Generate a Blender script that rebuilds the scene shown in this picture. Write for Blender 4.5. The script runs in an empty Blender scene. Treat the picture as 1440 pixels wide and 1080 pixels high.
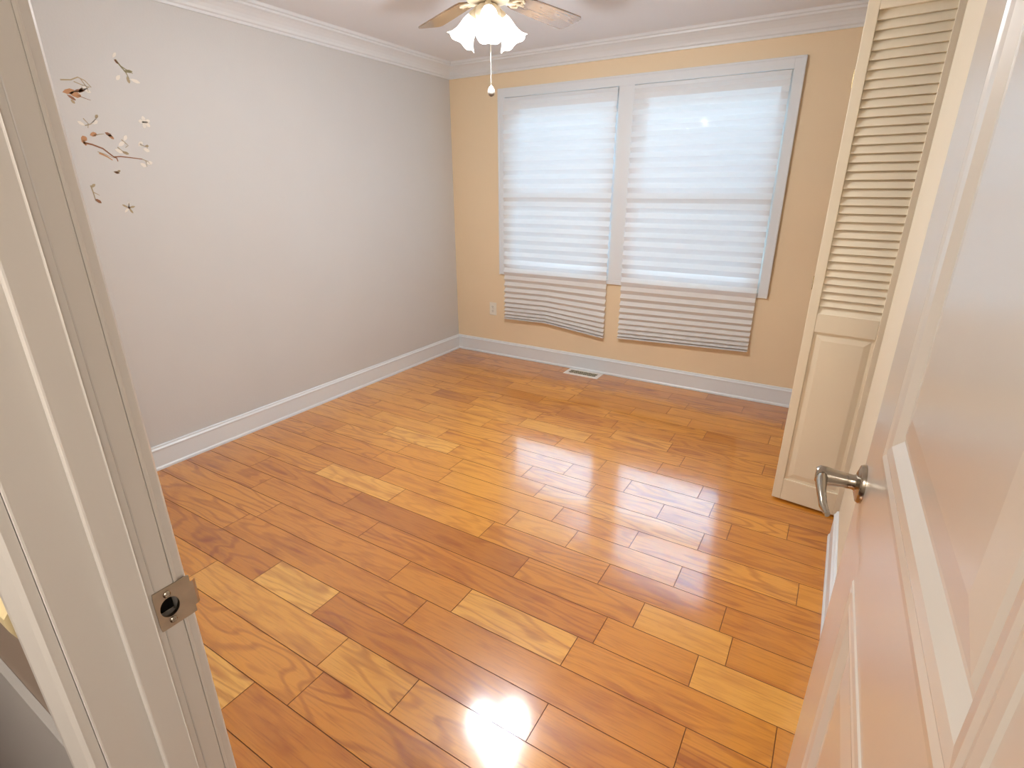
import bpy, bmesh, math, random
from mathutils import Vector, Matrix
random.seed(7)
C = bpy.context.scene.collection
SC = bpy.context.scene

# ------------------------------------------------------------------ camera
F_PX, PITCH, YAW, ROLL = 740.166, 0.35568, -0.54698, -0.00191
CAM = Vector((3.0997, -4.0739, 1.4977))
fw = Vector((math.sin(YAW)*math.cos(PITCH), math.cos(YAW)*math.cos(PITCH), -math.sin(PITCH)))
r0 = Vector((math.cos(YAW), -math.sin(YAW), 0)); u0 = r0.cross(fw)
rt = r0*math.cos(ROLL) + u0*math.sin(ROLL); up = -r0*math.sin(ROLL) + u0*math.cos(ROLL)
cd = bpy.data.cameras.new('camera'); cam = bpy.data.objects.new('camera', cd); C.objects.link(cam)
cd.sensor_fit = 'HORIZONTAL'; cd.sensor_width = 36.0; cd.lens = F_PX/1440*36.0
cd.clip_start = 0.01; cd.clip_end = 200
M = Matrix.Identity(4)
for i in range(3):
    M[i][0], M[i][1], M[i][2], M[i][3] = rt[i], up[i], -fw[i], CAM[i]
cam.matrix_world = M
SC.camera = cam

# ------------------------------------------------------------------ light, exposure
SC.view_settings.view_transform = 'Standard'
SC.view_settings.look = 'None'
SC.view_settings.exposure = 0.0
SC.view_settings.gamma = 1.0
SC.view_settings.use_curve_mapping = False
SKY = 33.0            # overcast sky seen through the windows
LAMP_EMIT = 8.0     # lit glass shades of the ceiling fan
LAMP_WATT = 30.0      # bulb in each of them
HALL_FILL_WATT = 28.0  # power of the added hall fill lights

w = bpy.data.worlds.new('sky'); SC.world = w; w.use_nodes = True
nt = w.node_tree; nt.nodes.clear()
tc = nt.nodes.new('ShaderNodeTexCoord'); sx = nt.nodes.new('ShaderNodeSeparateXYZ')
rp = nt.nodes.new('ShaderNodeValToRGB'); bg = nt.nodes.new('ShaderNodeBackground'); ow = nt.nodes.new('ShaderNodeOutputWorld')
mr = nt.nodes.new('ShaderNodeMapRange'); mr.inputs[1].default_value = -1; mr.inputs[2].default_value = 1
nt.links.new(tc.outputs['Generated'], sx.inputs[0]); nt.links.new(sx.outputs[2], mr.inputs[0])
nt.links.new(mr.outputs[0], rp.inputs[0]); nt.links.new(rp.outputs[0], bg.inputs[0]); nt.links.new(bg.outputs[0], ow.inputs[0])
cr = rp.color_ramp
cr.elements[0].position = 0.0; cr.elements[0].color = (0.004, 0.004, 0.004, 1)
cr.elements[1].position = 1.0; cr.elements[1].color = (0.42, 0.72, 1.0, 1)
for p_, c_ in ((0.46, (0.011, 0.016, 0.020, 1)), (0.52, (0.024, 0.035, 0.047, 1)), (0.60, (0.052, 0.078, 0.10, 1)), (0.72, (0.44, 0.73, 1.0, 1))):
    e = cr.elements.new(p_); e.color = c_
bg.inputs[1].default_value = SKY

def area(name, loc, rot, sx_, sy_, watt, col, portal=False):
    l = bpy.data.lights.new(name, 'AREA'); l.shape = 'RECTANGLE'; l.size = sx_; l.size_y = sy_
    l.energy = watt; l.color = col
    if portal: l.cycles.is_portal = True
    o = bpy.data.objects.new(name, l); C.objects.link(o); o.location = loc; o.rotation_euler = rot
    return o
# portals only guide the sampling of the sky through the two window openings
area('window_portal', (1.05, 0.20, 1.48), (math.radians(-90), 0, 0), 1.0, 1.45, 1, (1, 1, 1), True)
area('window_portal', (2.16, 0.20, 1.48), (math.radians(-90), 0, 0), 1.05, 1.45, 1, (1, 1, 1), True)
# unseen fill lights added in the hall for door, closet and jamb
area('hall_fill_overhead', (2.60, -5.0, 2.42), (0, 0, 0), 0.35, 0.35, HALL_FILL_WATT, (1.0, 0.94, 0.87))
area('hall_fill_side', (4.5, -4.65, 1.85), (0, math.radians(90), 0), 0.25, 0.25, HALL_FILL_WATT*0.34, (1.0, 0.94, 0.87))  # added side fill that brightens the left door jamb

# ------------------------------------------------------------------ materials
def mat(name, col, rough=0.5, metal=0.0, spec=0.5, coat=0.0, bump=0.0, bscale=60, noise=0.0, nscale=4):
    m = bpy.data.materials.new(name); m.use_nodes = True
    n = m.node_tree.nodes; L = m.node_tree.links; b = n['Principled BSDF']
    b.inputs['Base Color'].default_value = (*col, 1); b.inputs['Roughness'].default_value = rough
    b.inputs['Metallic'].default_value = metal; b.inputs['Specular IOR Level'].default_value = spec
    b.inputs['Coat Weight'].default_value = coat
    t = n.new('ShaderNodeTexCoord')
    if noise:
        x = n.new('ShaderNodeTexNoise'); x.inputs['Scale'].default_value = nscale; x.inputs['Detail'].default_value = 4
        L.new(t.outputs['Object'], x.inputs['Vector'])
        hs = n.new('ShaderNodeMix'); hs.data_type = 'RGBA'
        hs.inputs[6].default_value = (*[c*(1-noise) for c in col], 1); hs.inputs[7].default_value = (*[min(1, c*(1+noise)) for c in col], 1)
        L.new(x.outputs['Fac'], hs.inputs[0]); L.new(hs.outputs[2], b.inputs['Base Color'])
    if bump:
        x = n.new('ShaderNodeTexNoise'); x.inputs['Scale'].default_value = bscale; x.inputs['Detail'].default_value = 3
        L.new(t.outputs['Object'], x.inputs['Vector'])
        bp = n.new('ShaderNodeBump'); bp.inputs['Strength'].default_value = bump; bp.inputs['Distance'].default_value = 0.002
        L.new(x.outputs['Fac'], bp.inputs['Height']); L.new(bp.outputs[0], b.inputs['Normal'])
    return m

PAINT = mat('warm_white_wall_paint', (0.67, 0.66, 0.645), 0.55, spec=0.35, bump=0.15, bscale=90, noise=0.02)
TANP = mat('tan_accent_wall_paint', (0.89, 0.715, 0.485), 0.55, spec=0.35, bump=0.15, bscale=90, noise=0.02)
CREAMP = mat('cream_wall_paint', (0.81, 0.72, 0.56), 0.55, spec=0.35, bump=0.15, bscale=90, noise=0.02)
CEIL = mat('ceiling_white', (0.86, 0.88, 0.92), 0.8, spec=0.2, bump=0.1)
TRIM = mat('white_trim_paint', (0.80, 0.83, 0.855), 0.35, spec=0.5)
DOORP = mat('cream_door_paint', (0.79, 0.745, 0.665), 0.30, spec=0.5, coat=1.0, bump=0.0)
DOORP.node_tree.nodes['Principled BSDF'].inputs['Coat IOR'].default_value = 1.42
DOORP.node_tree.nodes['Principled BSDF'].inputs['Coat Roughness'].default_value = 0.22
CLOSET = mat('cream_closet_paint', (0.86, 0.765, 0.595), 0.42, spec=0.4)
JAMBP = mat('jamb_paint', (0.70, 0.66, 0.61), 0.35, spec=0.5, bump=0.12, bscale=55)
HALLP = mat('shadowed_hall_paint', (0.30, 0.23, 0.18), 0.6, noise=0.05)  # hall shadow put into the colour, darker than the other hall walls
HALLC = mat('hall_ceiling_paint', (0.75, 0.72, 0.68), 0.8)
HALLF = mat('hall_dark_floor', (0.07, 0.02, 0.012), 0.35, noise=0.3)
PALEWOOD = mat('pale_yellow_wood', (0.80, 0.66, 0.38), 0.4, noise=0.06, nscale=8)
GREYW = mat('grey_wainscot_paint', (0.42, 0.40, 0.38), 0.5)
NICKEL = mat('satin_nickel', (0.42, 0.375, 0.31), 0.2, metal=1.0)
STEEL = mat('aged_nickel', (0.50, 0.43, 0.34), 0.34, metal=1.0, noise=0.2, nscale=60)
DARK = mat('hollow_shade', (0.012, 0.010, 0.009), 0.9, spec=0.1)  # near-black colour standing in for the shade inside holes and slots
PLASTIC = mat('ivory_plastic', (0.88, 0.83, 0.72), 0.35)
REGW = mat('register_enamel', (0.86, 0.80, 0.74), 0.35)
REGB = mat('register_bars', (0.66, 0.58, 0.42), 0.45)
VINYL = mat('window_vinyl', (0.80, 0.81, 0.82), 0.35)
BRASS = mat('fan_brass', (0.72, 0.55, 0.28), 0.25, metal=1.0)
FANW = mat('fan_cream_enamel', (0.80, 0.70, 0.54), 0.3)
CHAIN = mat('chain_metal', (0.26, 0.23, 0.19), 0.45, metal=0.2)
KNOBW = mat('pull_knob_white', (0.36, 0.32, 0.28), 0.45)
TWIG = mat('decal_brown', (0.30, 0.13, 0.06), 0.6)
TAN = mat('decal_tan', (0.45, 0.36, 0.22), 0.6)
RUST = mat('decal_rust', (0.58, 0.29, 0.13), 0.6)
PETAL = mat('decal_petal', (0.86, 0.81, 0.73), 0.6)
OLIVE = mat('decal_olive', (0.36, 0.32, 0.17), 0.6)

def emit(name, col, s):
    m = bpy.data.materials.new(name); m.use_nodes = True; n = m.node_tree.nodes
    b = n['Principled BSDF']; b.inputs['Base Color'].default_value = (0.9, 0.88, 0.82, 1); b.inputs['Roughness'].default_value = 0.3
    b.inputs['Emission Color'].default_value = (*col, 1); b.inputs['Emission Strength'].default_value = s
    return m
LITGLASS = emit('lit_frosted_glass', (1.0, 0.97, 0.90), LAMP_EMIT)
BULB = emit('lit_bulb', (1.0, 0.82, 0.55), LAMP_EMIT*1.5)

def shade_mat():
    # thin paper: mostly reflects, lets a little light straight through and scatters some
    m = bpy.data.materials.new('pleated_paper'); m.use_nodes = True; n = m.node_tree.nodes; L = m.node_tree.links; n.clear()
    o = n.new('ShaderNodeOutputMaterial')
    d = n.new('ShaderNodeBsdfDiffuse'); d.inputs[0].default_value = (0.93, 0.915, 0.90, 1)
    t = n.new('ShaderNodeBsdfTranslucent'); t.inputs[0].default_value = (0.86, 0.91, 0.97, 1)
    r = n.new('ShaderNodeBsdfTransparent'); r.inputs[0].default_value = (0.95, 0.97, 1.0, 1)
    m1 = n.new('ShaderNodeMixShader'); m1.inputs[0].default_value = 0.64
    m2 = n.new('ShaderNodeMixShader'); m2.inputs[0].default_value = 0.21
    L.new(t.outputs[0], m1.inputs[1]); L.new(r.outputs[0], m1.inputs[2])
    L.new(d.outputs[0], m2.inputs[1]); L.new(m1.outputs[0], m2.inputs[2]); L.new(m2.outputs[0], o.inputs[0])
    return m
PAPER = shade_mat()

def glass_mat():
    m = bpy.data.materials.new('window_glass'); m.use_nodes = True; n = m.node_tree.nodes; L = m.node_tree.links; n.clear()
    o = n.new('ShaderNodeOutputMaterial'); t = n.new('ShaderNodeBsdfTransparent'); g = n.new('ShaderNodeBsdfGlossy')
    t.inputs[0].default_value = (0.94, 0.97, 0.96, 1); g.inputs['Roughness'].default_value = 0.02
    f = n.new('ShaderNodeFresnel'); f.inputs[0].default_value = 1.5; x = n.new('ShaderNodeMixShader')
    L.new(f.outputs[0], x.inputs[0]); L.new(t.outputs[0], x.inputs[1]); L.new(g.outputs[0], x.inputs[2]); L.new(x.outputs[0], o.inputs[0])
    return m
GLASS = glass_mat()

def wood_floor():
    m = bpy.data.materials.new('oak_plank_floor'); m.use_nodes = True; n = m.node_tree.nodes; L = m.node_tree.links
    b = n['Principled BSDF']
    at = n.new('ShaderNodeAttribute'); at.attribute_name = 'plank'
    sp = n.new('ShaderNodeSeparateXYZ'); L.new(at.outputs['Vector'], sp.inputs[0])
    tcn = n.new('ShaderNodeTexCoord')
    off = n.new('ShaderNodeCombineXYZ')
    k = n.new('ShaderNodeMath'); k.operation = 'MULTIPLY'; k.inputs[1].default_value = 37.0; L.new(sp.outputs[1], k.inputs[0])
    k2 = n.new('ShaderNodeMath'); k2.operation = 'MULTIPLY'; k2.inputs[1].default_value = 91.0; L.new(sp.outputs[1], k2.inputs[0])
    L.new(k.outputs[0], off.inputs[0]); L.new(k2.outputs[0], off.inputs[1])
    add = n.new('ShaderNodeVectorMath'); add.operation = 'ADD'; L.new(tcn.outputs['Object'], add.inputs[0]); L.new(off.outputs[0], add.inputs[1])
    def mp(sc):
        q = n.new('ShaderNodeMapping'); q.inputs['Scale'].default_value = sc; L.new(add.outputs[0], q.inputs[0]); return q
    def noise(sc, detail, rough=0.5, dist=0.0):
        x = n.new('ShaderNodeTexNoise'); x.inputs['Scale'].default_value = 1.0; x.inputs['Detail'].default_value = detail
        x.inputs['Roughness'].default_value = rough; x.inputs['Distortion'].default_value = dist
        L.new(mp(sc).outputs[0], x.inputs['Vector']); return x
    fig = noise((1.5, 8.0, 1.0), 1.5, 0.45)          # broad cathedral figure
    fine = noise((7.0, 150.0, 1.0), 4, 0.6)          # pores
    blot = noise((3.0, 16.0, 1.0), 3, 0.55, 0.4)     # mineral streaks
    s1 = n.new('ShaderNodeMath'); s1.operation = 'MULTIPLY'; s1.inputs[1].default_value = 62.0; L.new(fig.outputs['Fac'], s1.inputs[0])
    s2 = n.new('ShaderNodeMath'); s2.operation = 'SINE'; L.new(s1.outputs[0], s2.inputs[0])
    s3 = n.new('ShaderNodeMapRange'); s3.inputs[1].default_value = 0.2; s3.inputs[2].default_value = 1.0; L.new(s2.outputs[0], s3.inputs[0])
    ramp = n.new('ShaderNodeValToRGB'); L.new(sp.outputs[0], ramp.inputs[0]); e = ramp.color_ramp.elements
    e[0].position = 0.0; e[0].color = (0.40, 0.12, 0.012, 1)
    e[1].position = 1.0; e[1].color = (0.90, 0.465, 0.09, 1)
    for p_, c_ in ((0.35, (0.63, 0.222, 0.018, 1)), (0.6, (0.75, 0.30, 0.030, 1))):
        q = e.new(p_); q.color = c_
    def mul(col, fac_socket, amt, tint):
        x = n.new('ShaderNodeMix'); x.data_type = 'RGBA'; x.blend_type = 'MULTIPLY'
        f = n.new('ShaderNodeMath'); f.operation = 'MULTIPLY'; f.inputs[1].default_value = amt; L.new(fac_socket, f.inputs[0])
        L.new(f.outputs[0], x.inputs[0]); L.new(col, x.inputs[6]); x.inputs[7].default_value = (*tint, 1); return x.outputs[2]
    # figure strength differs from plank to plank
    fs = n.new('ShaderNodeMath'); fs.operation = 'MULTIPLY'; L.new(s3.outputs[0], fs.inputs[0]); L.new(sp.outputs[2], fs.inputs[1])
    c = mul(ramp.outputs[0], fs.outputs[0], 0.55, (0.56, 0.38, 0.26))
    fr = n.new('ShaderNodeMapRange'); fr.inputs[1].default_value = 0.50; fr.inputs[2].default_value = 0.72; L.new(fine.outputs['Fac'], fr.inputs[0])
    c = mul(c, fr.outputs[0], 0.45, (0.55, 0.40, 0.28))
    br = n.new('ShaderNodeMapRange'); br.inputs[1].default_value = 0.50; br.inputs[2].default_value = 0.78; L.new(blot.outputs['Fac'], br.inputs[0])
    c = mul(c, br.outputs[0], 0.85, (0.58, 0.38, 0.26))
    L.new(c, b.inputs['Base Color'])
    b.inputs['Roughness'].default_value = 0.30; b.inputs['Specular IOR Level'].default_value = 0.3
    b.inputs['Coat Weight'].default_value = 1.0; b.inputs['Coat Roughness'].default_value = 0.11; b.inputs['Coat IOR'].default_value = 1.88
    wob = n.new('ShaderNodeTexNoise'); wob.inputs['Scale'].default_value = 2.6; wob.inputs['Detail'].default_value = 2; L.new(add.outputs[0], wob.inputs['Vector'])
    bp = n.new('ShaderNodeBump'); bp.inputs['Strength'].default_value = 0.25; bp.inputs['Distance'].default_value = 0.002
    L.new(wob.outputs['Fac'], bp.inputs['Height']); L.new(bp.outputs[0], b.inputs['Coat Normal'])
    return m
OAK = wood_floor()
SEAM = mat('plank_seam', (0.27, 0.10, 0.025), 0.6)

def blade_mat():
    m = mat('brown_blade_wood', (0.24, 0.13, 0.06), 0.25, spec=0.6)
    n = m.node_tree.nodes; L = m.node_tree.links; b = n['Principled BSDF']
    t = n.new('ShaderNodeTexCoord'); p = n.new('ShaderNodeMapping'); p.inputs['Scale'].default_value = (5, 70, 5)
    x = n.new('ShaderNodeTexNoise'); x.inputs['Scale'].default_value = 1; x.inputs['Detail'].default_value = 4
    r = n.new('ShaderNodeValToRGB'); r.color_ramp.elements[0].color = (0.15, 0.075, 0.035, 1); r.color_ramp.elements[1].color = (0.36, 0.22, 0.11, 1)
    L.new(t.outputs['Object'], p.inputs[0]); L.new(p.outputs[0], x.inputs['Vector']); L.new(x.outputs['Fac'], r.inputs[0]); L.new(r.outputs[0], b.inputs['Base Color'])
    b.inputs['Coat Weight'].default_value = 1.0; b.inputs['Coat Roughness'].default_value = 0.12; b.inputs['Coat IOR'].default_value = 1.7
    return m
BLADE = blade_mat()

# ------------------------------------------------------------------ mesh helpers
def box(bm, x0, x1, y0, y1, z0, z1):
    v = [bm.verts.new(p) for p in ((x0,y0,z0),(x1,y0,z0),(x1,y1,z0),(x0,y1,z0),(x0,y0,z1),(x1,y0,z1),(x1,y1,z1),(x0,y1,z1))]
    return [bm.faces.new([v[i] for i in f]) for f in ((0,3,2,1),(4,5,6,7),(0,1,5,4),(1,2,6,5),(2,3,7,6),(3,0,4,7))]
def lathe(bm, prof, mtx=Matrix.Identity(4), n=24, cap0=True, cap1=True, wave=None):
    rings = []
    for (r, z) in prof:
        ring = []
        for i in range(n):
            a = 2*math.pi*i/n; rr = r; zz = z
            if wave: rr, zz = wave(r, z, a)
            ring.append(bm.verts.new(mtx @ Vector((rr*math.cos(a), rr*math.sin(a), zz))))
        rings.append(ring)
    for a, b in zip(rings, rings[1:]):
        for i in range(n):
            bm.faces.new((a[i], a[(i+1) % n], b[(i+1) % n], b[i]))
    if cap0: bm.faces.new(list(reversed(rings[0])))
    if cap1: bm.faces.new(rings[-1])
    return rings
def tube(bm, pts, rad, n=12, squash=1.0):
    pts = [Vector(p) for p in pts]; rads = rad if isinstance(rad, (list, tuple)) else [rad]*len(pts)
    rings = []; ref = None
    for i, p in enumerate(pts):
        t = (pts[min(i+1, len(pts)-1)] - pts[max(i-1, 0)]).normalized()
        if ref is None: ref = Vector((0,0,1)) if abs(t.z) < 0.9 else Vector((1,0,0))
        s = t.cross(ref).normalized(); ref2 = s.cross(t).normalized(); ref = ref2
        rings.append([bm.verts.new(p + s*math.cos(2*math.pi*k/n)*rads[i]*squash + ref2*math.sin(2*math.pi*k/n)*rads[i]) for k in range(n)])
    for a, b in zip(rings, rings[1:]):
        for k in range(n): bm.faces.new((a[k], a[(k+1) % n], b[(k+1) % n], b[k]))
    bm.faces.new(list(reversed(rings[0]))); bm.faces.new(rings[-1])
def sweep(bm, prof, P0, along, out, length, m0=0.0, m1=0.0):
    """prof: (depth, height); extruded from P0 along 'along'; m0/m1: mitre, end shifted by m*depth."""
    P0 = Vector(P0); A = Vector(along); O = Vector(out)
    a = [bm.verts.new(P0 + O*d + Vector((0,0,h)) + A*(m0*d)) for d, h in prof]
    b = [bm.verts.new(P0 + O*d + Vector((0,0,h)) + A*(length - m1*d)) for d, h in prof]
    k = len(prof)
    for i in range(k): bm.faces.new((a[i], a[(i+1) % k], b[(i+1) % k], b[i]))
    bm.faces.new(a); bm.faces.new(list(reversed(b)))
def panelled(bm, us, zs, rects, prof, place):
    """front face of a board with recessed panels. place(u, z, depth) -> point; prof: (inset, depth) loops."""
    cu = sorted(set(list(us) + [r[0] for r in rects] + [r[1] for r in rects]))
    cz = sorted(set(list(zs) + [r[2] for r in rects] + [r[3] for r in rects]))
    for i in range(len(cu)-1):
        for j in range(len(cz)-1):
            mu, mz = (cu[i]+cu[i+1])/2, (cz[j]+cz[j+1])/2
            if any(r[0] < mu < r[1] and r[2] < mz < r[3] for r in rects): continue
            bm.faces.new([bm.verts.new(place(u, z, 0)) for u, z in ((cu[i],cz[j]),(cu[i+1],cz[j]),(cu[i+1],cz[j+1]),(cu[i],cz[j+1]))])
    for (ua, ub, za, zb) in rects:
        loops = []
        for ins, dep in prof:
            loops.append([bm.verts.new(place(u, z, dep)) for u, z in ((ua+ins,za+ins),(ub-ins,za+ins),(ub-ins,zb-ins),(ua+ins,zb-ins))])
        for a, b in zip(loops, loops[1:]):
            for k in range(4): bm.faces.new((a[k], a[(k+1) % 4], b[(k+1) % 4], b[k]))
        bm.faces.new(loops[-1])
def link(name, bm, m, parent=None, loc=None, rot=None, smooth=False, bevel=0.0, recalc=True):
    if recalc: bmesh.ops.recalc_face_normals(bm, faces=bm.faces)
    me = bpy.data.meshes.new(name); bm.to_mesh(me); bm.free()
    for q in (m if isinstance(m, (list, tuple)) else [m]): me.materials.append(q)
    if smooth:
        for p in me.polygons: p.use_smooth = True
    o = bpy.data.objects.new(name, me); C.objects.link(o)
    if parent: o.parent = parent
    if loc: o.location = loc
    if rot: o.rotation_euler = rot
    if bevel:
        b = o.modifiers.new('bevel', 'BEVEL'); b.width = bevel; b.segments = 2; b.limit_method = 'ANGLE'; b.angle_limit = math.radians(40)
    if smooth:
        try:
            me.set_sharp_from_angle(angle=math.radians(45))
        except Exception: pass
    return o
def thing(name, label, cat, loc=(0,0,0), rotz=0.0, group=None):
    o = bpy.data.objects.new(name, None); C.objects.link(o); o.location = loc; o.rotation_euler = (0,0,rotz)
    o.empty_display_size = 0.1
    return tag(o, label, cat, group)
def tag(o, label, cat, group=None):
    o['label'] = label; o['category'] = cat
    if group: o['group'] = group
    return o
def struct(name, bm, m, label=None, cat=None, **k):
    o = link(name, bm, m, **k); o['kind'] = 'structure'
    if label: o['label'] = label
    if cat: o['category'] = cat
    return o
NB = bmesh.new

# ------------------------------------------------------------------ room shell
H = 2.472; XR = 3.305; YF = -3.846; YH = -3.962; XJ = 2.49; XJR = 3.258; DH = 2.125
CL0, CL1, CLD, CLH = -1.60, -0.10, 3.95, 2.235      # closet opening in the right wall
WX0, WX1, WZ0, WZ1 = 0.555, 2.665, 0.80, 2.19        # window opening

# floor: oak planks running along the window wall
SEAM_Y0, PW = -1.725, 0.142
JOINTS = {12: [1.73], 11: [0.95, 1.89, 2.75], 10: [1.05, 1.852, 2.179], 9: [0.35, 1.29, 1.648, 2.578], 8: [0.85, 1.974, 2.963],
  7: [0.9, 1.767, 2.088, 2.548, 3.193], 6: [0.64, 1.444, 2.604, 2.934], 5: [0.42, 1.18, 2.189, 2.70, 3.02], 4: [0.80, 1.353, 1.919, 2.503, 2.973],
  3: [0.55, 1.15, 1.971, 2.29, 2.77], 2: [0.3, 0.95, 1.45, 2.147, 2.533, 3.199], 1: [0.45, 1.02, 1.42, 1.969, 2.798], 0: [0.76, 1.295, 1.812, 2.199, 2.571, 2.893],
  -1: [0.5, 1.1, 1.62, 2.0, 2.352, 2.785, 3.127], -2: [0.35, 0.9, 1.5, 2.15, 2.70], -3: [0.7, 1.25, 1.8, 2.44], -4: [0.4, 1.0, 1.45, 1.937, 2.532],
  -5: [0.582, 0.939, 1.5, 2.05, 2.42, 2.95]}
TONES = {12: [.97, .36], 11: [.5, .62, .50, .5], 10: [.6, .78, .80, .66], 9: [.6, .30, 1.0, .34, .40], 8: [.5, .42, .40, .52, .44],
  7: [.5, .42, .46, .84, .54, .46, .30], 6: [.42, .40, .36, .50, .82, .48], 5: [.42, .36, .16, .46, .78, .44], 4: [.52, .80, .62, .55, .42, .36],
  3: [.42, .30, .62, .74, .68, .40], 2: [.5, .46, .56, .66, .60, .66, .62], 1: [.4, .66, .62, .68, .76, .40], 0: [.62, .86, .66, .66, .64, .56, .38],
  -1: [.6, .74, .62, .68, .62, .66, .62, .40], -2: [.55, .62, .68, .70, .66, .40], -3: [.62, .68, .60, .66, .52], -4: [.66, .60, .72, .80, .62, .56],
  -5: [.60, .22, .66, .60, .72, .52, .44]}
bm = NB(); lay = bm.loops.layers.float_color.new('plank')
base = box(bm, -0.02, XR+0.70, YF-0.10, 0.02, -0.06, -0.0025)
for f in base: f.material_index = 1
rr = random.Random(11)
k = -13
while True:
    ya = SEAM_Y0 - PW*k; yb = ya - PW
    if ya < YF-0.08: break
    ya2, yb2 = min(ya, 0.0), max(yb, YF-0.10)
    if k in JOINTS: js, ts = JOINTS[k], TONES[k]
    else:
        js = []; x = rr.uniform(0.25, 0.7)
        while x < 3.2: js.append(x); x += rr.uniform(0.38, 0.8)
        ts = [rr.choice((.34, .42, .48, .55, .62)) - (0.06 if k < -9 else 0) for _ in range(len(js)+1)]
    xs = [-0.01] + js + [XR+0.69]
    for i in range(len(xs)-1):
        g = 0.0006; xa, xb = xs[i]+g, xs[i+1]-g; y1, y2 = ya2-g, yb2+g
        if y1 <= y2: continue
        c = 0.0008
        top = [(xa+c,y2+c),(xb-c,y2+c),(xb-c,y1-c),(xa+c,y1-c)]; bot = [(xa,y2),(xb,y2),(xb,y1),(xa,y1)]
        vt = [bm.verts.new((*p, 0)) for p in top]; vb = [bm.verts.new((*p, -0.0012)) for p in bot]
        fs = [bm.faces.new(vt)] + [bm.faces.new((vb[q], vb[(q+1) % 4], vt[(q+1) % 4], vt[q])) for q in range(4)]
        t = ts[min(i, len(ts)-1)] + rr.uniform(-.025, .025); sd = rr.random(); fg = rr.choice((0.25, 0.5, 0.8, 1.0))
        for f in fs[1:]: f.material_index = 1
        for f in fs:
            for l in f.loops: l[lay] = (t, sd, fg, 1)
    k += 1
struct('floor', bm, [OAK, SEAM])
bm = NB(); box(bm, 0.4, 4.6, -5.3, YF-0.10, -0.06, -0.003)
struct('floor', bm, HALLF)

bm = NB(); box(bm, -0.12, XR+0.75, YF-0.116, 0.14, H, H+0.1); struct('ceiling', bm, CEIL)
bm = NB(); box(bm, 0.3, 4.7, -5.4, YH, H, H+0.1); struct('ceiling', bm, HALLC)
bm = NB(); box(bm, -0.12, 0, YF-0.116, 0.14, -0.06, H); struct('wall_left', bm, PAINT)
bm = NB()
TH = 0.14
box(bm, 0, WX0, 0, TH, -0.06, H); box(bm, WX1, XR+0.75, 0, TH, -0.06, H)
box(bm, WX0, WX1, 0, TH, -0.06, WZ0); box(bm, WX0, WX1, 0, TH, WZ1, H)
struct('wall_back', bm, TANP)
bm = NB()
box(bm, XR, XR+0.10, YF-0.116, CL0, -0.06, H); box(bm, XR, XR+0.10, CL0, CL1, CLH, H); box(bm, XR, XR+0.10, CL1, 0, -0.06, H)
struct('wall_right', bm, CREAMP)
bm = NB()
box(bm, CLD, CLD+0.1, -2.3, 0, -0.06, H); box(bm, XR+0.10, CLD, -2.3, -2.2, -0.06, H)
struct('wall_closet', bm, CREAMP)
bm = NB()
box(bm, 0, XJ-0.019, YH, YF, -0.06, H); box(bm, XJ-0.019, XJR+0.019, YH, YF, DH+0.019, H); box(bm, XJR+0.019, XR, YH, YF, -0.06, H)
for f in bm.faces:
    if f.calc_center_median().y < YH+0.001: f.material_index = 1
struct('wall_front', bm, [CREAMP, HALLP])
bm = NB()
box(bm, 0.3, 0.4, -5.3, YH, -0.06, H); box(bm, 4.6, 4.7, -5.3, YH, -0.06, H); box(bm, 0.3, 4.7, -5.4, -5.3, -0.06, H)
box(bm, XR, 4.6, YH, YH+0.1, -0.06, H)
struct('wall_hall', bm, mat('hall_far_paint', (0.62, 0.55, 0.46), 0.6))

# baseboards with cap bead and shoe
BB = [(0,0.0005),(0.021,0.0005),(0.020,0.012),(0.0145,0.020),(0.014,0.112),(0.0165,0.116),(0.0165,0.122),(0.010,0.130),(0.009,0.137),(0.004,0.141),(0,0.141)]
bm = NB(); sweep(bm, BB, (0, YF, 0), (0,1,0), (1,0,0), -YF, 0, 1); struct('baseboard_left', bm, TRIM)
bm = NB(); sweep(bm, BB, (0, 0, 0), (1,0,0), (0,-1,0), XR, 1, 0); struct('baseboard_back', bm, TRIM)
bm = NB(); sweep(bm, BB, (XR, CL0, 0), (0,-1,0), (-1,0,0), CL0-YF, 0, 1); struct('baseboard_right', bm, TRIM)
bm = NB(); sweep(bm, BB, (0, YF, 0), (1,0,0), (0,1,0), XJ-0.08, 1, 0); struct('baseboard_front', bm, TRIM)
# crown mouldings
CM = [(0,-0.108),(0.010,-0.108),(0.012,-0.096),(0.020,-0.090),(0.024,-0.078),(0.034,-0.062),(0.050,-0.046),(0.066,-0.034),(0.078,-0.028),(0.080,-0.018),(0.092,-0.014),(0.098,-0.0),(0,0)]
def crown(n_, p, al, ou, ln, m0=1, m1=1):
    bm = NB(); sweep(bm, CM, p, al, ou, ln, m0, m1); struct(n_, bm, TRIM)
crown('trim_1', (0, YF, H), (0,1,0), (1,0,0), -YF)
crown('trim_2', (0, 0, H), (1,0,0), (0,-1,0), XR)
crown('trim_3', (XR, 0, H), (0,-1,0), (-1,0,0), -YF)
crown('trim_4', (0, YF, H), (1,0,0), (0,1,0), XR)

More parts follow.
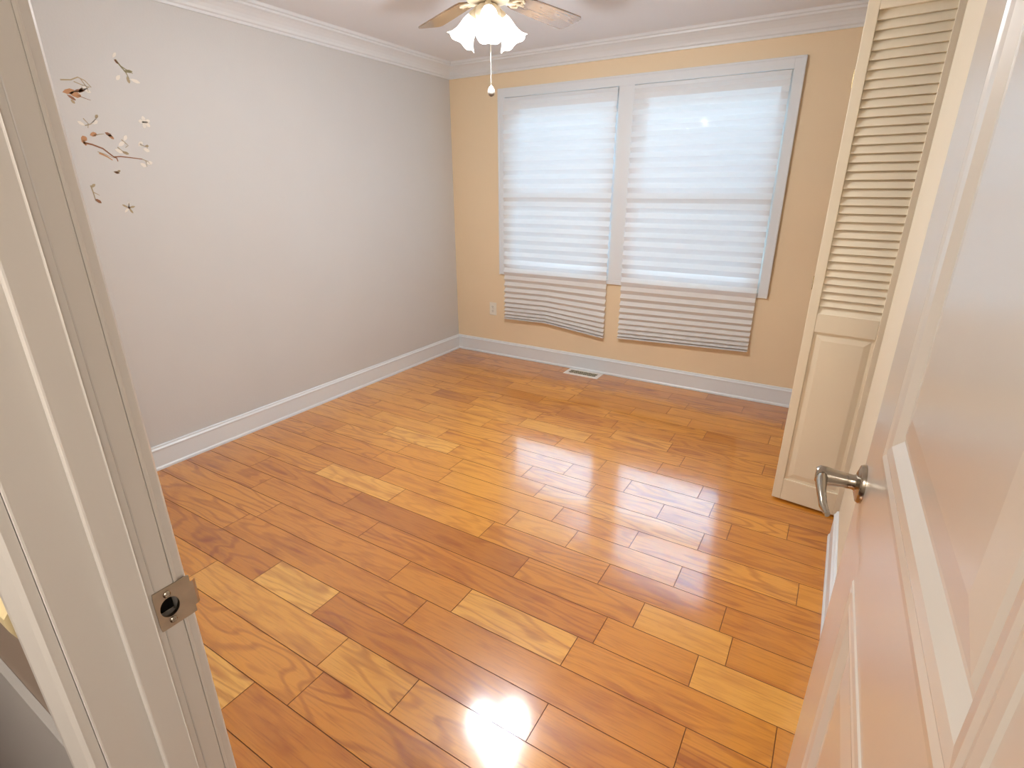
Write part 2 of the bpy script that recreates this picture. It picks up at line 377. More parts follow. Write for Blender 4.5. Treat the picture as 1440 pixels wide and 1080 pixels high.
# ------------------------------------------------------------------ windows
def frame_loop(bm, x0, x1, z0, z1, y0, y1, wd, wt=None, wb=None):
    wt = wd if wt is None else wt; wb = wd if wb is None else wb
    box(bm, x0, x0+wd, y0, y1, z0, z1); box(bm, x1-wd, x1, y0, y1, z0, z1)
    box(bm, x0+wd, x1-wd, y0, y1, z1-wt, z1); box(bm, x0+wd, x1-wd, y0, y1, z0, z0+wb)
MU0, MU1 = 1.535, 1.652
for i, (a, b) in enumerate(((WX0, MU0), (MU1, WX1))):
    bm = NB(); frame_loop(bm, a+0.001, b-0.001, WZ0+0.001, WZ1-0.001, 0.035, 0.135, 0.030)
    wo = struct('window_%d' % (i+1), bm, VINYL)
    zm = 1.475
    for nm, z0, z1, y0, y1 in (('sash', zm-0.02, WZ1-0.031, 0.095, 0.122), ('sash', WZ0+0.031, zm+0.03, 0.062, 0.089)):
        bm = NB(); frame_loop(bm, a+0.032, b-0.032, z0, z1, y0, y1, 0.042, 0.045, 0.05)
        s = link(nm, bm, VINYL, wo, bevel=0.002)
        bm = NB(); yc = (y0+y1)/2; box(bm, a+0.070, b-0.070, yc-0.002, yc+0.002, z0+0.046, z1-0.041)
        link('pane', bm, GLASS, s)
# casing around both windows, with the wide mullion between them and jamb liners
CASX0, CASX1, CASZ0, CASZ1 = 0.500, 2.721, 0.771, 2.251
bm = NB(); y0, y1 = -0.018, -0.0005
box(bm, CASX0, WX0+0.008, y0, y1, CASZ0, CASZ1); box(bm, WX1-0.008, CASX1, y0, y1, CASZ0, CASZ1)
box(bm, WX0+0.008, WX1-0.008, y0, y1, WZ1-0.006, CASZ1); box(bm, WX0+0.008, WX1-0.008, y0, y1, CASZ0, WZ0+0.006)
box(bm, MU0, MU1, y0, y1, WZ0+0.006, WZ1-0.006)
# raised back-band on the outer edge
box(bm, CASX0, CASX0+0.012, y0-0.006, y0, CASZ0, CASZ1); box(bm, CASX1-0.012, CASX1, y0-0.006, y0, CASZ0, CASZ1)
box(bm, CASX0+0.012, CASX1-0.012, y0-0.006, y0, CASZ1-0.012, CASZ1)
box(bm, MU0, MU1, 0.0, 0.135, WZ0, WZ1)
struct('trim_5', bm, TRIM, bevel=0.0015)

# ------------------------------------------------------------------ pleated paper shades
def pleated(name, label, x0, x1, ztop, zsill, zbot, grp, seed):
    rg = random.Random(seed)
    root = thing(name, label, 'window shade', ((x0+x1)/2, -0.02, ztop), 0, grp)
    cx = (x0+x1)/2
    NX = 30
    n_up = 20; n_lo = 9
    rows = []                       # list of (kind, t, front?)
    bm = NB(); grid = []
    L_ = 0.0425
    zs_up = [ztop - (ztop-zsill)*i/(2*n_up) for i in range(2*n_up+1)]
    # lower pleats get tighter towards the hem
    wts = [1.0 - 0.62*(i/(2*n_lo))**1.3 for i in range(2*n_lo)]
    tot = sum(wts); cum = [0]
    for q in wts: cum.append(cum[-1]+q/tot)
    for i, z in enumerate(zs_up):
        hp = (ztop-zsill)/(2*n_up); dep = math.sqrt(max(L_*L_-hp*hp, 1e-6)) * (0.85 if i > 2 else 0.45)
        jit = rg.uniform(-.0016, .0016)
        row = []
        for j in range(NX+1):
            x = x0 + (x1-x0)*j/NX
            row.append(bm.verts.new((x-cx, (-dep if i % 2 else 0.0) - 0.001, z + jit + 0.001*math.sin(x*5+i) - ztop)))
        grid.append(row)
    for i in range(1, 2*n_lo+1):
        row = []
        for j in range(NX+1):
            x = x0 + (x1-x0)*j/NX; u = j/NX
            zb = zbot(u); hp = wts[i-1]/tot*(zsill-zb)
            dep = 0.45*math.sqrt(max(L_*L_-hp*hp, 1e-6))
            ease = min(1.0, i/3.0)
            row.append(bm.verts.new((x-cx, (-dep if i % 2 else 0.010*ease) - 0.001, zsill - (zsill-zb)*cum[i] - ztop)))
        grid.append(row)
    for a, b in zip(grid, grid[1:]):
        for j in range(NX): bm.faces.new((a[j], a[j+1], b[j+1], b[j]))
    o = link('pleated_paper', bm, PAPER, root, recalc=True)
    # hem strip folded under, and adhesive head strip
    bm = NB()
    for j in range(NX):
        ua, ub = j/NX, (j+1)/NX
        xa, xb = x0+(x1-x0)*ua-cx, x0+(x1-x0)*ub-cx
        za, zb = zbot(ua)-ztop, zbot(ub)-ztop
        vs = [bm.verts.new(p) for p in ((xa,-0.024,za-0.001),(xb,-0.024,zb-0.001),(xb,0.009,zb-0.001),(xa,0.009,za-0.001),(xa,-0.024,za-0.007),(xb,-0.024,zb-0.007),(xb,0.009,zb-0.007),(xa,0.009,za-0.007))]
        for f in ((0,1,2,3),(7,6,5,4),(0,4,5,1),(1,5,6,2),(2,6,7,3),(3,7,4,0)): bm.faces.new([vs[i] for i in f])
    bmesh.ops.remove_doubles(bm, verts=bm.verts, dist=1e-5)
    link('hem', bm, PAPER, root)
    bm = NB(); box(bm, x0-cx, x1-cx, -0.006, 0.002, -0.004, 0.018); link('head_strip', bm, TRIM, root)
    return root
def zb_left(u):
    if u < 0.44: return 0.378 + 0.010*(u/0.44)
    return 0.388 - 0.060*((u-0.44)/0.56)
pleated('pleated_shade', 'white pleated paper shade on the left window, its bottom edge bent and sagging', 0.557, 1.530, 2.160, 0.765, zb_left, None, 3)
pleated('pleated_shade', 'white pleated paper shade on the wider right window, its bottom edge straight', 1.655, 2.650, 2.160, 0.765, lambda u: 0.346+0.036*u, None, 5)

# ------------------------------------------------------------------ entry door frame (left jamb nearest the camera)
bm = NB()
MY0, MY1, MZ0, MZ1 = -3.873, -3.851, 1.012, 1.047     # latch mortise
JY0, JY1 = YH, YF
x0, x1 = XJ-0.019, XJ
for (ya, yb, za, zb) in ((JY0, MY0, 0, DH), (MY1, JY1, 0, DH), (MY0, MY1, 0, MZ0), (MY0, MY1, MZ1, DH)):
    box(bm, x0, x1, ya, yb, za, zb)
box(bm, XJR, XJR+0.019, JY0, JY1, 0, DH); box(bm, x0, XJR+0.019, JY0, JY1, DH, DH+0.019)
# stops
box(bm, XJ, XJ+0.011, -3.915, -3.883, 0, DH); box(bm, XJR-0.011, XJR, -3.915, -3.883, 0, DH); box(bm, XJ+0.011, XJR-0.011, -3.915, -3.883, DH-0.011, DH)
bmesh.ops.remove_doubles(bm, verts=bm.verts, dist=1e-5)
struct('trim_6', bm, JAMBP, bevel=0.0022)
# casings, room side and hall side (stepped colonial profile)
def casing(name, yw, s, m):
    bm = NB()
    prof = [(0.0, 0.009), (0.006, 0.013), (0.020, 0.010), (0.032, 0.014), (0.043, 0.018), (0.053, 0.018)]
    def leg(xi, sgn, z1):
        pts = [(xi+sgn*u, yw+s*d) for u, d in prof]; pts = [(xi, yw)] + pts + [(xi+sgn*0.053, yw)]
        a = [bm.verts.new((x, y, 0)) for x, y in pts]
        b = [bm.verts.new((x, y, z1 + abs(x-xi))) for x, y in pts]
        n_ = len(pts)
        for i in range(n_): bm.faces.new((a[i], a[(i+1) % n_], b[(i+1) % n_], b[i]))
        bm.faces.new(a); bm.faces.new(list(reversed(b)))
    xl, xr, zt = XJ-0.006, XJR+0.006, DH+0.006
    leg(xl, -1, zt)
    if name == 'trim_8': leg(xr, 1, zt)
    xe = xr + (0.053 if name == 'trim_8' else 0.038)
    pts = [(zt, 0)] + [(zt+u, d) for u, d in prof] + [(zt+0.053, 0)]
    a = [bm.verts.new((xl - (z-zt), yw+s*d, z)) for z, d in pts]; b = [bm.verts.new((xr + ((z-zt) if name == 'trim_8' else 0.038), yw+s*d, z)) for z, d in pts]
    n_ = len(pts)
    for i in range(n_): bm.faces.new((a[i], a[(i+1) % n_], b[(i+1) % n_], b[i]))
    bm.faces.new(a); bm.faces.new(list(reversed(b)))
    return struct(name, bm, m)
casing('trim_7', YF, 1, JAMBP)
casing('trim_8', YH, -1, JAMBP)

# strike plate with its two screws
root = thing('strike_plate', 'worn nickel strike plate with a dark latch hole, screwed to the grey door jamb', 'strike plate', (XJ, -3.855, 1.030))
bm = NB()
py0, py1, pz0, pz1 = -0.022, 0.020, -0.0275, 0.0275
N = 40; hy, hz, hr = -0.007, 0.0, 0.0115
outer, inner = [], []
for i in range(N):
    a = 2*math.pi*i/N; c, s = math.cos(a), math.sin(a)
    # rounded square outline
    t = min((py1-hy)/c if c > 1e-6 else ((py0-hy)/c if c < -1e-6 else 9), (pz1-hz)/s if s > 1e-6 else ((pz0-hz)/s if s < -1e-6 else 9))
    outer.append((hy+t*c, hz+t*s)); inner.append((hy+hr*c*0.95, hz+hr*s*1.15))
for x in (0.0003, 0.0018):
    pass
vo0 = [bm.verts.new((0.0002, y, z)) for y, z in outer]; vi0 = [bm.verts.new((-0.003, y, z)) for y, z in inner]
vo1 = [bm.verts.new((0.0020, y, z)) for y, z in outer]; vi1 = [bm.verts.new((0.0020, y, z)) for y, z in inner]
for i in range(N):
    j = (i+1) % N
    bm.faces.new((vo1[i], vo1[j], vi1[j], vi1[i])); bm.faces.new((vo0[i], vo0[j], vo1[j], vo1[i])); bm.faces.new((vi1[i], vi1[j], vi0[j], vi0[i]))
# curved lip towards the room
lp = [(0.0020, py1), (0.0019, py1+0.003), (0.0008, py1+0.0055), (-0.0010, py1+0.0070)]
vs = [[bm.verts.new((x, y, z)) for z in (pz0+0.010, pz1-0.010)] for x, y in lp]
for a, b in zip(vs, vs[1:]): bm.faces.new((a[0], a[1], b[1], b[0]))
link('plate', bm, STEEL, root)
for z in (-0.0185, 0.0185):
    bm = NB(); lathe(bm, [(0.0045, 0), (0.0042, 0.0012), (0.003, 0.0020)], Matrix.Translation((0.0019, -0.007, z)) @ Matrix.Rotation(math.pi/2, 4, 'Y'), 14)
    box(bm, 0.0037, 0.0041, -0.0098, -0.0042, z-0.0004, z+0.0004)
    link('screw', bm, NICKEL, root)
bm = NB(); box(bm, -0.0188, -0.0182, MY0+3.855+0.0002, MY1+3.855-0.0002, MZ0-1.03+0.0002, MZ1-1.03-0.0002)
link('dark_latch_back', bm, DARK, root)  # back of the mortise coloured dark to stand for its shade

# hall wall dressing seen past the casing
bm = NB(); PR = [(0,0),(0.012,0),(0.016,0.010),(0.022,0.030),(0.022,0.045),(0.014,0.055),(0.018,0.075),(0.0,0.080)]
sweep(bm, PR, (0.41, YH, 1.035), (1,0,0), (0,-1,0), XJ-0.061-0.41); struct('trim_9', bm, PALEWOOD)
bm = NB(); box(bm, 0.41, XJ-0.061, YH-0.010, YH-0.0005, 0.10, 0.835); struct('trim_10', bm, GREYW)

# ------------------------------------------------------------------ open entry door
HX, HY = 3.218, -3.830
ang = math.atan2(0.755, -0.015)          # direction of the door leaf
DW, DT, DTOP = 0.757, 0.035, 2.105
bm = NB()
# local frame: u along the leaf, v into its thickness (away from the camera side), z up
PANEL = [(0, 0), (0.003, -0.002), (0.014, -0.003), (0.024, -0.0005), (0.030, -0.002), (0.044, 0.0), (0.056, 0.006), (0.062, 0.009), (0.068, 0.009), (0.074, 0.006), (0.110, 0.002)]
rects = [(0.052, 0.610, 1.126, 1.985), (0.052, 0.575, 0.225, 0.942)]
panelled(bm, [0, DW], [0.012, DTOP], rects, PANEL, lambda u, z, d: Vector((u, -d, z)))
panelled(bm, [0, DW], [0.012, DTOP], rects, PANEL, lambda u, z, d: Vector((u, -DT+d, z)))
for u0_, u1_, z0_, z1_ in ((0, 0, 0.012, DTOP), (DW, DW, 0.012, DTOP)):
    bm.faces.new([bm.verts.new(p) for p in ((u0_, 0, z0_), (u0_, 0, z1_), (u0_, -DT, z1_), (u0_, -DT, z0_))])
for z_ in (0.012, DTOP):
    bm.faces.new([bm.verts.new(p) for p in ((0, 0, z_), (DW, 0, z_), (DW, -DT, z_), (0, -DT, z_))])
bmesh.ops.remove_doubles(bm, verts=bm.verts, dist=1e-5)
door = struct('door_1', bm, DOORP, 'cream panelled entry door standing open at the right edge, with a nickel lever', 'door', loc=(HX, HY, 0), rot=(0, 0, ang))
def handle(parent, side):
    s = side
    hz_, hu = 1.030, 0.722
    f = 0.0 if s > 0 else -DT
    T = Matrix.Translation((hu, f, hz_)) @ Matrix.Rotation(-math.pi/2*s, 4, 'X')
    bm = NB(); lathe(bm, [(0.033, 0), (0.033, 0.004), (0.031, 0.008), (0.024, 0.010), (0.018, 0.012)], T, 36)
    rose = link('lever_rose', bm, NICKEL, parent, smooth=True)
    bm = NB(); lathe(bm, [(0.0150, 0.010), (0.0125, 0.016), (0.0130, 0.030), (0.0150, 0.045), (0.0165, 0.056), (0.0165, 0.066), (0.012, 0.071)], T, 24)
    link('neck', bm, NICKEL, rose, smooth=True)
    bm = NB(); y = f + s*0.060
    tube(bm, [(hu+0.012, y, hz_), (hu, y, hz_), (hu-0.03, y+s*0.002, hz_+0.001), (hu-0.07, y, hz_), (hu-0.10, y-s*0.003, hz_-0.003), (hu-0.118, y-s*0.010, hz_-0.007)],
         [0.008, 0.0125, 0.0110, 0.0085, 0.0075, 0.005], 14, 0.8)
    link('lever_arm', bm, NICKEL, rose, smooth=True)
handle(door, 1); handle(door, -1)
bm = NB(); box(bm, DW-0.0005, DW+0.0012, -DT+0.005, -0.005, 1.002, 1.058); link('latch_plate', bm, STEEL, door)
for zc in (0.22, 1.06, 1.86):
    bm = NB(); lathe(bm, [(0.006, -0.045), (0.006, 0.045)], Matrix.Translation((-0.004, -DT-0.002, zc)), 12)
    link('hinge', bm, NICKEL, door)

# ------------------------------------------------------------------ louvered bifold closet door
P0 = Vector((3.023, -1.382)); P1 = Vector((3.3365, -1.4217))
bang = math.atan2(P1.y-P0.y, P1.x-P0.x); BW = (P1-P0).length
root = thing('bifold_closet_door', 'cream louvered bifold closet door folded open against the right wall', 'closet door', (P0.x, P0.y, 0.0), bang)
TB = 0.028; Z0, Z1 = 0.012, 2.205; ST = 0.040
RB, RM0, RM1, RT = 0.127, 0.887, 0.972, 2.118
def leaf(parent, vflip, y_off, det):
    """frame (stiles and rails), louvers, raised panel, in the parent's frame; y_off = front face."""
    sgn = 1 if not vflip else -1
    bm = NB(); f = lambda a, b: (min(y_off+sgn*a, y_off+sgn*b), max(y_off+sgn*a, y_off+sgn*b))
    ya, yb = f(0, TB)
    for x_ in (0, BW-ST): 
        box(bm, x_, x_+ST, ya, yb, Z0, Z1)
    fr = link('stile', bm, CLOSET, parent, bevel=0.002)
    bm = NB()
    for za, zb in ((Z0, RB), (RM0, RM1), (RT, Z1)):
        box(bm, ST, BW-ST, ya+0.0006, yb-0.0006, za, zb)
    link('rail', bm, CLOSET, parent, bevel=0.002)
    bm = NB()
    n_ = 35; pitch = (RT-RM1)/n_
    for i in range(n_):
        zc = RM1 + pitch*(i+0.5)
        hw, th_, a_ = 0.0192, 0.0032, math.radians(23)       # tilt from vertical
        dy, dz = math.sin(a_), math.cos(a_)
        # slat leans: lower edge towards the front
        cy = y_off + sgn*TB*0.5
        pts = []
        for u, v in ((-hw, -th_), (-hw*0.96, th_), (hw*0.96, th_), (hw, -th_)):
            pts.append((cy + sgn*(u*dy + v*dz), zc + u*dz - v*dy))
        a = [bm.verts.new((ST-0.002, y, z)) for y, z in pts]; b = [bm.verts.new((BW-ST+0.002, y, z)) for y, z in pts]
        for q in range(4): bm.faces.new((a[q], a[(q+1) % 4], b[(q+1) % 4], b[q]))
        bm.faces.new(a); bm.faces.new(list(reversed(b)))
    link('louver_slats', bm, CLOSET, parent)
    bm = NB()
    pf = [(0, 0.008), (0.012, 0.008), (0.036, 0.0035), (0.040, 0.0035)]
    panelled(bm, [ST, BW-ST], [RB, RM0], [(ST+0.0004, BW-ST-0.0004, RB+0.0004, RM0-0.0004)], pf, lambda u, z, d: Vector((u, y_off+sgn*d, z)))
    panelled(bm, [ST, BW-ST], [RB, RM0], [(ST+0.0004, BW-ST-0.0004, RB+0.0004, RM0-0.0004)], pf, lambda u, z, d: Vector((u, y_off+sgn*(TB-d), z)))
    link('raised_panel', bm, CLOSET, parent)
leaf(root, False, 0.0, True)
leaf(root, False, TB+0.006, False)
for zc in (0.30, 1.10, 1.90):
    bm = NB(); lathe(bm, [(0.004, -0.03), (0.004, 0.03)], Matrix.Translation((-0.004, TB+0.003, zc)), 10); link('hinge', bm, BRASS, root)
# overhead track of the closet door
bm = NB(); box(bm, XR+0.004, XR+0.034, CL0+0.002, CL1-0.002, CLH-0.022, CLH-0.0005)
tag(link('closet_track', bm, TRIM), 'metal track under the closet opening header that the louvered door hangs from', 'door track')

# ------------------------------------------------------------------ wall outlet
root = thing('wall_outlet', 'ivory duplex wall outlet below the left end of the window', 'outlet', (0.415, 0, 0.441))
bm = NB(); box(bm, -0.037, 0.037, -0.006, -0.0005, -0.060, 0.060); link('cover_plate', bm, PLASTIC, root, bevel=0.003)
for zc in (-0.020, 0.020):
    bm = NB(); T = Matrix.Translation((0, -0.0058, zc)) @ Matrix.Rotation(math.pi/2, 4, 'X')
    lathe(bm, [(0.0165, 0), (0.0165, 0.0022), (0.0155, 0.003)], T, 24)
    s = link('socket', bm, PLASTIC, root)
    bm = NB()
    for dx, hh in ((-0.006, 0.0045), (0.006, 0.0035)): box(bm, dx-0.0011, dx+0.0011, -0.0096, -0.0086, zc+0.003-hh, zc+0.003+hh)
    lathe(bm, [(0.0024, 0), (0.0024, 0.0009)], Matrix.Translation((0, -0.0087, zc-0.008)) @ Matrix.Rotation(math.pi/2, 4, 'X'), 10)
    link('slots', bm, DARK, s)
bm = NB(); lathe(bm, [(0.003, 0), (0.002, 0.0014)], Matrix.Translation((0, -0.0058, 0)) @ Matrix.Rotation(math.pi/2, 4, 'X'), 12); link('screw', bm, NICKEL, root)

# ------------------------------------------------------------------ floor register
root = thing('floor_register', 'white metal floor register with dark scrolled grille by the window wall baseboard', 'floor vent', (1.394, -0.0965, 0))
RX, RY = 0.158, 0.072
bm = NB()
prof = [(0, 0.0004), (0.004, 0.004), (0.030, 0.006), (0.034, 0.004)]
loops = []
for ins, z in prof:
    loops.append([bm.verts.new(p) for p in ((-RX+ins, -RY+ins, z), (RX-ins, -RY+ins, z), (RX-ins, RY-ins, z), (-RX+ins, RY-ins, z))])
for a, b in zip(loops, loops[1:]):
    for i in range(4): bm.faces.new((a[i], a[(i+1) % 4], b[(i+1) % 4], b[i]))
link('register_frame', bm, REGW, root)
bm = NB(); box(bm, -RX+0.030, RX-0.030, -RY+0.030, RY-0.030, 0.0004, 0.0012); link('dark_duct_plate', bm, DARK, root)  # plate on the solid floor, the duct's inner shade put into its colour
bm = NB()
def arc(cx, cy, r, a0, a1, n_=10):
    tube(bm, [(cx+r*math.cos(a0+(a1-a0)*i/n_), cy+r*math.sin(a0+(a1-a0)*i/n_), 0.0038) for i in range(n_+1)], 0.0016, 6)
for i in range(6):
    cx = -RX+0.034 + (i+0.5)*(2*RX-0.068)/6
    arc(cx-0.010, 0.012, 0.011, 0, 2*math.pi*0.8); arc(cx+0.010, -0.012, 0.011, math.pi, math.pi+2*math.pi*0.8)
    tube(bm, [(cx-0.018, -0.032, 0.0038), (cx, 0, 0.0038), (cx+0.018, 0.032, 0.0038)], 0.0016, 6)
for y in (-0.036, 0.0, 0.036): tube(bm, [(-RX+0.033, y, 0.0034), (RX-0.033, y, 0.0034)], 0.0016, 6)
link('scroll_grille', bm, REGB, root)

# ------------------------------------------------------------------ ceiling fan
FC = Vector((1.640, -1.868, 0)); BZ = 2.275
root = thing('ceiling_fan', 'ceiling fan with brown blades and three lit white tulip glass shades', 'ceiling fan', (FC.x, FC.y, BZ))
bm = NB(); lathe(bm, [(0.020, H-BZ-0.075), (0.058, H-BZ-0.060), (0.070, H-BZ-0.020), (0.072, H-BZ-0.001)], n=32); link('canopy', bm, FANW, root, smooth=True)
bm = NB(); lathe(bm, [(0.012, 0.09), (0.012, H-BZ-0.07)], n=16); link('downrod', bm, BRASS, root, smooth=True)
bm = NB(); lathe(bm, [(0.030, -0.045), (0.088, -0.035), (0.105, -0.012), (0.110, 0.020), (0.108, 0.055), (0.085, 0.080), (0.030, 0.095)], n=36); link('motor_housing', bm, FANW, root, smooth=True)
A0 = math.radians(80.7)
for i in range(5):
    a = A0 + i*2*math.pi/5
    bm = NB()
    Ls = [(0.175, 0.046), (0.21, 0.054), (0.32, 0.060), (0.48, 0.066), (0.588, 0.068), (0.606, 0.066), (0.616, 0.060), (0.622, 0.050)]
    outl = [(x, h) for x, h in Ls] + [(x, -h) for x, h in reversed(Ls)]
    t = [bm.verts.new((x, y, 0.003)) for x, y in outl]; b = [bm.verts.new((x, y, -0.003)) for x, y in outl]
    bm.faces.new(t); bm.faces.new(list(reversed(b)))
    for q in range(len(outl)): bm.faces.new((t[q], b[q], b[(q+1) % len(outl)], t[(q+1) % len(outl)]))
    bl = link('blade', bm, BLADE, root, rot=(math.radians(-11), 0, a))
    bm = NB()
    tube(bm, [(0.098, 0, -0.018), (0.13, 0, -0.016), (0.155, 0, -0.010), (0.175, 0, -0.006)], [0.012, 0.010, 0.012, 0.010], 10)
    for sy in (-1, 1): tube(bm, [(0.14, 0, -0.012), (0.165, sy*0.022, -0.009), (0.19, sy*0.034, -0.006), (0.215, sy*0.024, -0.006), (0.205, sy*0.010, -0.006)], 0.0055, 8)
    tube(bm, [(0.16, 0, -0.008), (0.235, 0, -0.006)], 0.006, 8)
    link('blade_iron', bm, FANW, bl, smooth=True)
# light kit
bm = NB(); lathe(bm, [(0.012, -0.125), (0.030, -0.118), (0.050, -0.100), (0.056, -0.080), (0.050, -0.060), (0.032, -0.046)], n=32); kit = link('light_fitter', bm, FANW, root, smooth=True)
cam_az = math.atan2(CAM.y-FC.y, CAM.x-FC.x)
def ruffle(r, z, a):
    f = max(0.0, (z-0.075)/0.045); return r*(1+0.03*f*math.cos(6*a)), z + 0.004*f*math.cos(6*a)
for i in range(3):
    a = cam_az + math.radians(3) + i*2*math.pi/3
    tilt = math.radians(38)
    dirv = Vector((math.cos(a)*math.sin(tilt), math.sin(a)*math.sin(tilt), -math.cos(tilt)))
    org = Vector((math.cos(a)*0.062, math.sin(a)*0.062, -0.078))
    Q = dirv.to_track_quat('Z', 'Y').to_matrix().to_4x4(); T = Matrix.Translation(org) @ Q
    bm = NB(); lathe(bm, [(0.014, -0.030), (0.018, -0.010), (0.024, 0.0), (0.025, 0.014), (0.021, 0.016)], T, 20); h_ = link('shade_holder', bm, FANW, root, smooth=True)
    bm = NB()
    pr = [(0.021, 0.006), (0.026, 0.014), (0.032, 0.028), (0.0355, 0.046), (0.038, 0.064), (0.0425, 0.082), (0.050, 0.098), (0.060, 0.111), (0.067, 0.118)]
    pr += [(r-0.003, z-0.001) for r, z in reversed(pr)]
    lathe(bm, pr, T, 48, False, False, ruffle)
    link('glass_shade', bm, LITGLASS, root, smooth=True)
    bm = NB(); lathe(bm, [(0.011, 0.014), (0.013, 0.03), (0.021, 0.050), (0.024, 0.066), (0.020, 0.082), (0.010, 0.091)], T, 20); link('bulb', bm, BULB, root, smooth=True)
    pl = bpy.data.lights.new('bulb_light', 'POINT'); pl.energy = LAMP_WATT; pl.color = (0.96, 1.0, 1.05); pl.shadow_soft_size = 0.042
    po = bpy.data.objects.new('bulb_light', pl); C.objects.link(po); po.location = Vector((FC.x, FC.y, BZ)) + org + dirv*0.112
# pull chain: beads strung on a wire
cx_, cy_ = 0.004, 0.012
bm = NB(); tube(bm, [(cx_, cy_, -0.118), (cx_, cy_, -0.352)], 0.0012, 6)
z = -0.124
while z > -0.350:
    bmesh.ops.create_icosphere(bm, subdivisions=1, radius=0.0021, matrix=Matrix.Translation((cx_, cy_, z))); z -= 0.0052
ch = link('pull_chain', bm, CHAIN, root, smooth=True)
bm = NB(); lathe(bm, [(0.003, -0.350), (0.009, -0.356), (0.0145, -0.366), (0.0155, -0.376), (0.012, -0.387), (0.004, -0.392)], Matrix.Translation((cx_, cy_, 0)), 20); link('pull_knob', bm, KNOBW, ch, smooth=True)

# ------------------------------------------------------------------ floral stickers on the left wall (flat in the photo)
def decal(label, loc, strokes, petals, name='wall_decal'):
    """strokes: (list of (y, z), width, material index); petals: (y, z, length, width, angle, material index)"""
    bm = NB(); X0, X1 = 0.0003, 0.0008
    def poly(pts, mi):
        a = [bm.verts.new((X1, y, z)) for y, z in pts]
        b = [bm.verts.new((X0, y, z)) for y, z in pts]
        fs = [bm.faces.new(a), bm.faces.new(list(reversed(b)))]
        for q in range(len(pts)): fs.append(bm.faces.new((a[q], b[q], b[(q+1) % len(pts)], a[(q+1) % len(pts)])))
        for f in fs: f.material_index = mi
    for pts, wd, mi in strokes:
        L1, R1 = [], []
        for i, (y, z) in enumerate(pts):
            p, q = pts[max(i-1, 0)], pts[min(i+1, len(pts)-1)]
            d = Vector((q[0]-p[0], q[1]-p[1])).normalized(); k_ = wd/2*(1-0.5*i/max(1, len(pts)-1))
            L1.append((y-d.y*k_, z+d.x*k_)); R1.append((y+d.y*k_, z-d.x*k_))
        poly(L1+list(reversed(R1)), mi)
    for y, z, ln, wd, an, mi in petals:
        c, s = math.cos(an), math.sin(an)
        poly([(y+c*u*ln-s*v*wd, z+s*u*ln+c*v*wd) for u, v in ((0,0),(.3,-.4),(.7,-.5),(1,-.15),(1,.15),(.7,.5),(.3,.4))], mi)
    o = link(name, bm, [TWIG, TAN, RUST, PETAL, OLIVE], recalc=True); o.location = loc
    return tag(o, label, 'wall sticker', 'floral wall stickers')

T_, N_, R_, P_, O_ = 0, 1, 2, 3, 4
decal('rust-coloured blossom with arching tan twigs beside the door jamb', (0, -2.79, 1.91),
  [([(-.05,.045),(-.01,.05),(.02,.065),(.045,.055),(.065,.03)], .006, N_), ([(.0,.045),(.03,.035),(.06,.03)], .004, N_), ([(.03,.06),(.045,.03),(.05,.01)], .004, N_), ([(-.02,.0),(.03,.012),(.055,.03)], .004, N_), ([(.0,-.01),(.03,-.02),(.05,-.025)], .003, T_)],
  [(-.055,-.005,.05,.022,.25,R_),(-.03,-.005,.045,.024,-.15,R_),(-.01,.005,.045,.014,.2,T_),(-.04,-.012,.035,.012,-.6,T_),(.01,.0,.03,.012,.9,R_),(-.03,-.03,.02,.012,-.9,N_),(.02,.02,.03,.016,.3,P_),(.03,.02,.03,.016,-.4,P_)])
decal('small olive and white sprig, highest sticker on the left wall', (0, -2.56, 2.03),
  [([(-.035,.045),(-.018,.02),(0,-.005),(.008,-.03)], .007, O_), ([(-.018,.02),(.01,.005),(.03,-.005)], .005, O_)],
  [(-.01,.0,.04,.014,.1,O_),(.0,-.02,.03,.014,-1.4,N_),(.01,-.03,.045,.016,-.25,P_),(-.03,-.02,.03,.016,-2.3,P_),(-.045,.05,.03,.012,.9,P_),(-.04,.045,.022,.010,-.9,T_)])
decal('tiny pale blossom between the high sprig and the flowering branch', (0, -2.525, 1.812),
  [([(-.012,.0),(.015,.002)], .006, N_)],
  [(0,0,.028,.018,.4,P_),(0,0,.028,.018,1.7,P_),(0,0,.028,.018,3.0,P_),(0,0,.028,.018,4.4,P_),(0,0,.028,.018,5.6,P_)])
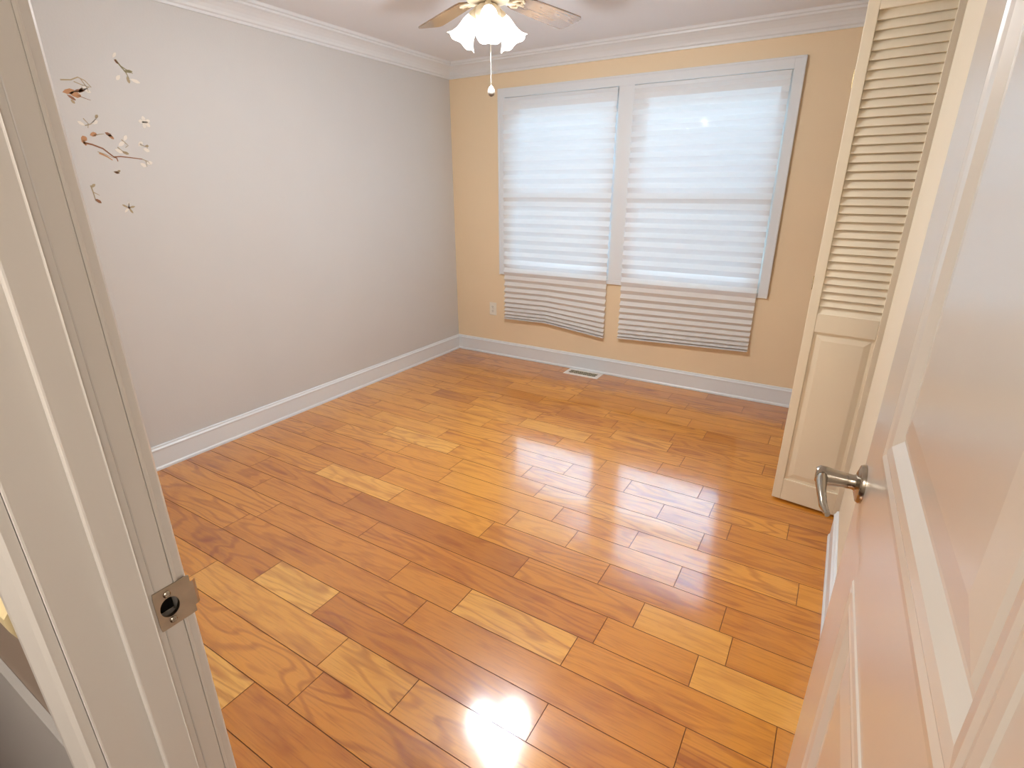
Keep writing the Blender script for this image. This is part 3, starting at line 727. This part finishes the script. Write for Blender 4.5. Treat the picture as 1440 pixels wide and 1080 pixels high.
decal('long brown flowering branch with grey-edged blossoms on the left wall', (0, -2.69, 1.69),
  [([(-.125,.012),(-.09,.005),(-.05,-.01),(-.012,-.045),(.02,-.042),(.06,-.045),(.115,-.05)], .008, T_), ([(-.125,.02),(-.115,.0)], .014, R_), ([(-.07,-.03),(-.04,-.045),(-.02,-.06)], .008, R_), ([(-.075,-.025),(-.045,-.035),(-.015,-.05)], .004, N_),
   ([(-.075,.045),(-.05,.052),(-.03,.055)], .004, N_), ([(-.012,-.045),(.0,-.05),(.002,-.065)], .007, T_), ([(.015,.0),(.03,-.015),(.05,-.025)], .005, N_), ([(.04,.035),(.055,.02),(.065,.01),(.05,.0)], .004, N_), ([(.115,-.05),(.14,-.06),(.15,-.075)], .004, N_), ([(.13,-.055),(.13,-.085)], .003, N_), ([(.12,.02),(.14,.01),(.155,.02),(.15,.0)], .004, N_)],
  [(-.025,.062,.03,.016,-.5,T_),(-.015,.055,.03,.014,-.7,R_),(-.09,.045,.03,.02,.3,R_),(-.13,.02,.028,.024,.6,R_),(.0,-.01,.035,.018,-.4,P_),(.02,.005,.035,.018,.6,P_),(.03,-.02,.03,.014,-.3,N_),(.11,.01,.03,.018,.7,P_),(.13,.0,.03,.018,-.4,P_),(.10,-.07,.03,.018,-.5,P_),(.13,-.07,.03,.018,.2,P_),(.14,.01,.02,.01,.2,N_),(.05,.03,.03,.016,1.0,P_)])
decal('faint grey twig pair between the rust blossom and the long branch', (0, -2.76, 1.795),
  [([(-.03,-.02),(-.005,-.012),(.03,.02)], .004, N_), ([(-.03,.01),(-.015,-.01),(-.02,-.03)], .004, N_)],
  [(.0,-.01,.03,.016,.5,P_),(-.03,-.02,.03,.014,2.6,P_),(.02,.015,.02,.012,.9,N_)])
decal('single small brown petal just below the long branch', (0, -2.705, 1.575),
  [([(-.012,.003),(.012,-.004)], .005, N_)], [(-.012,.002,.022,.012,-.2,T_),(.0,.0,.02,.01,.5,N_)])
decal('short brown bud stem partly hidden by the door jamb', (0, -2.815, 1.475),
  [([(-.015,.04),(-.012,.01),(-.01,-.03)], .006, N_), ([(-.012,.01),(.012,-.005)], .004, N_)], [(-.012,-.02,.03,.014,-.7,T_),(-.015,.03,.025,.012,.7,N_)])
decal('lowest tan starry blossom on the left wall', (0, -2.69, 1.41),
  [([(0,0),(.006,.022)], .005, N_)], [(0,0,.03,.01,a_,m_) for a_, m_ in ((.2,N_),(1.4,P_),(2.6,N_),(3.9,P_),(5.2,N_))] + [(-.006,0,.014,.01,0,T_)])
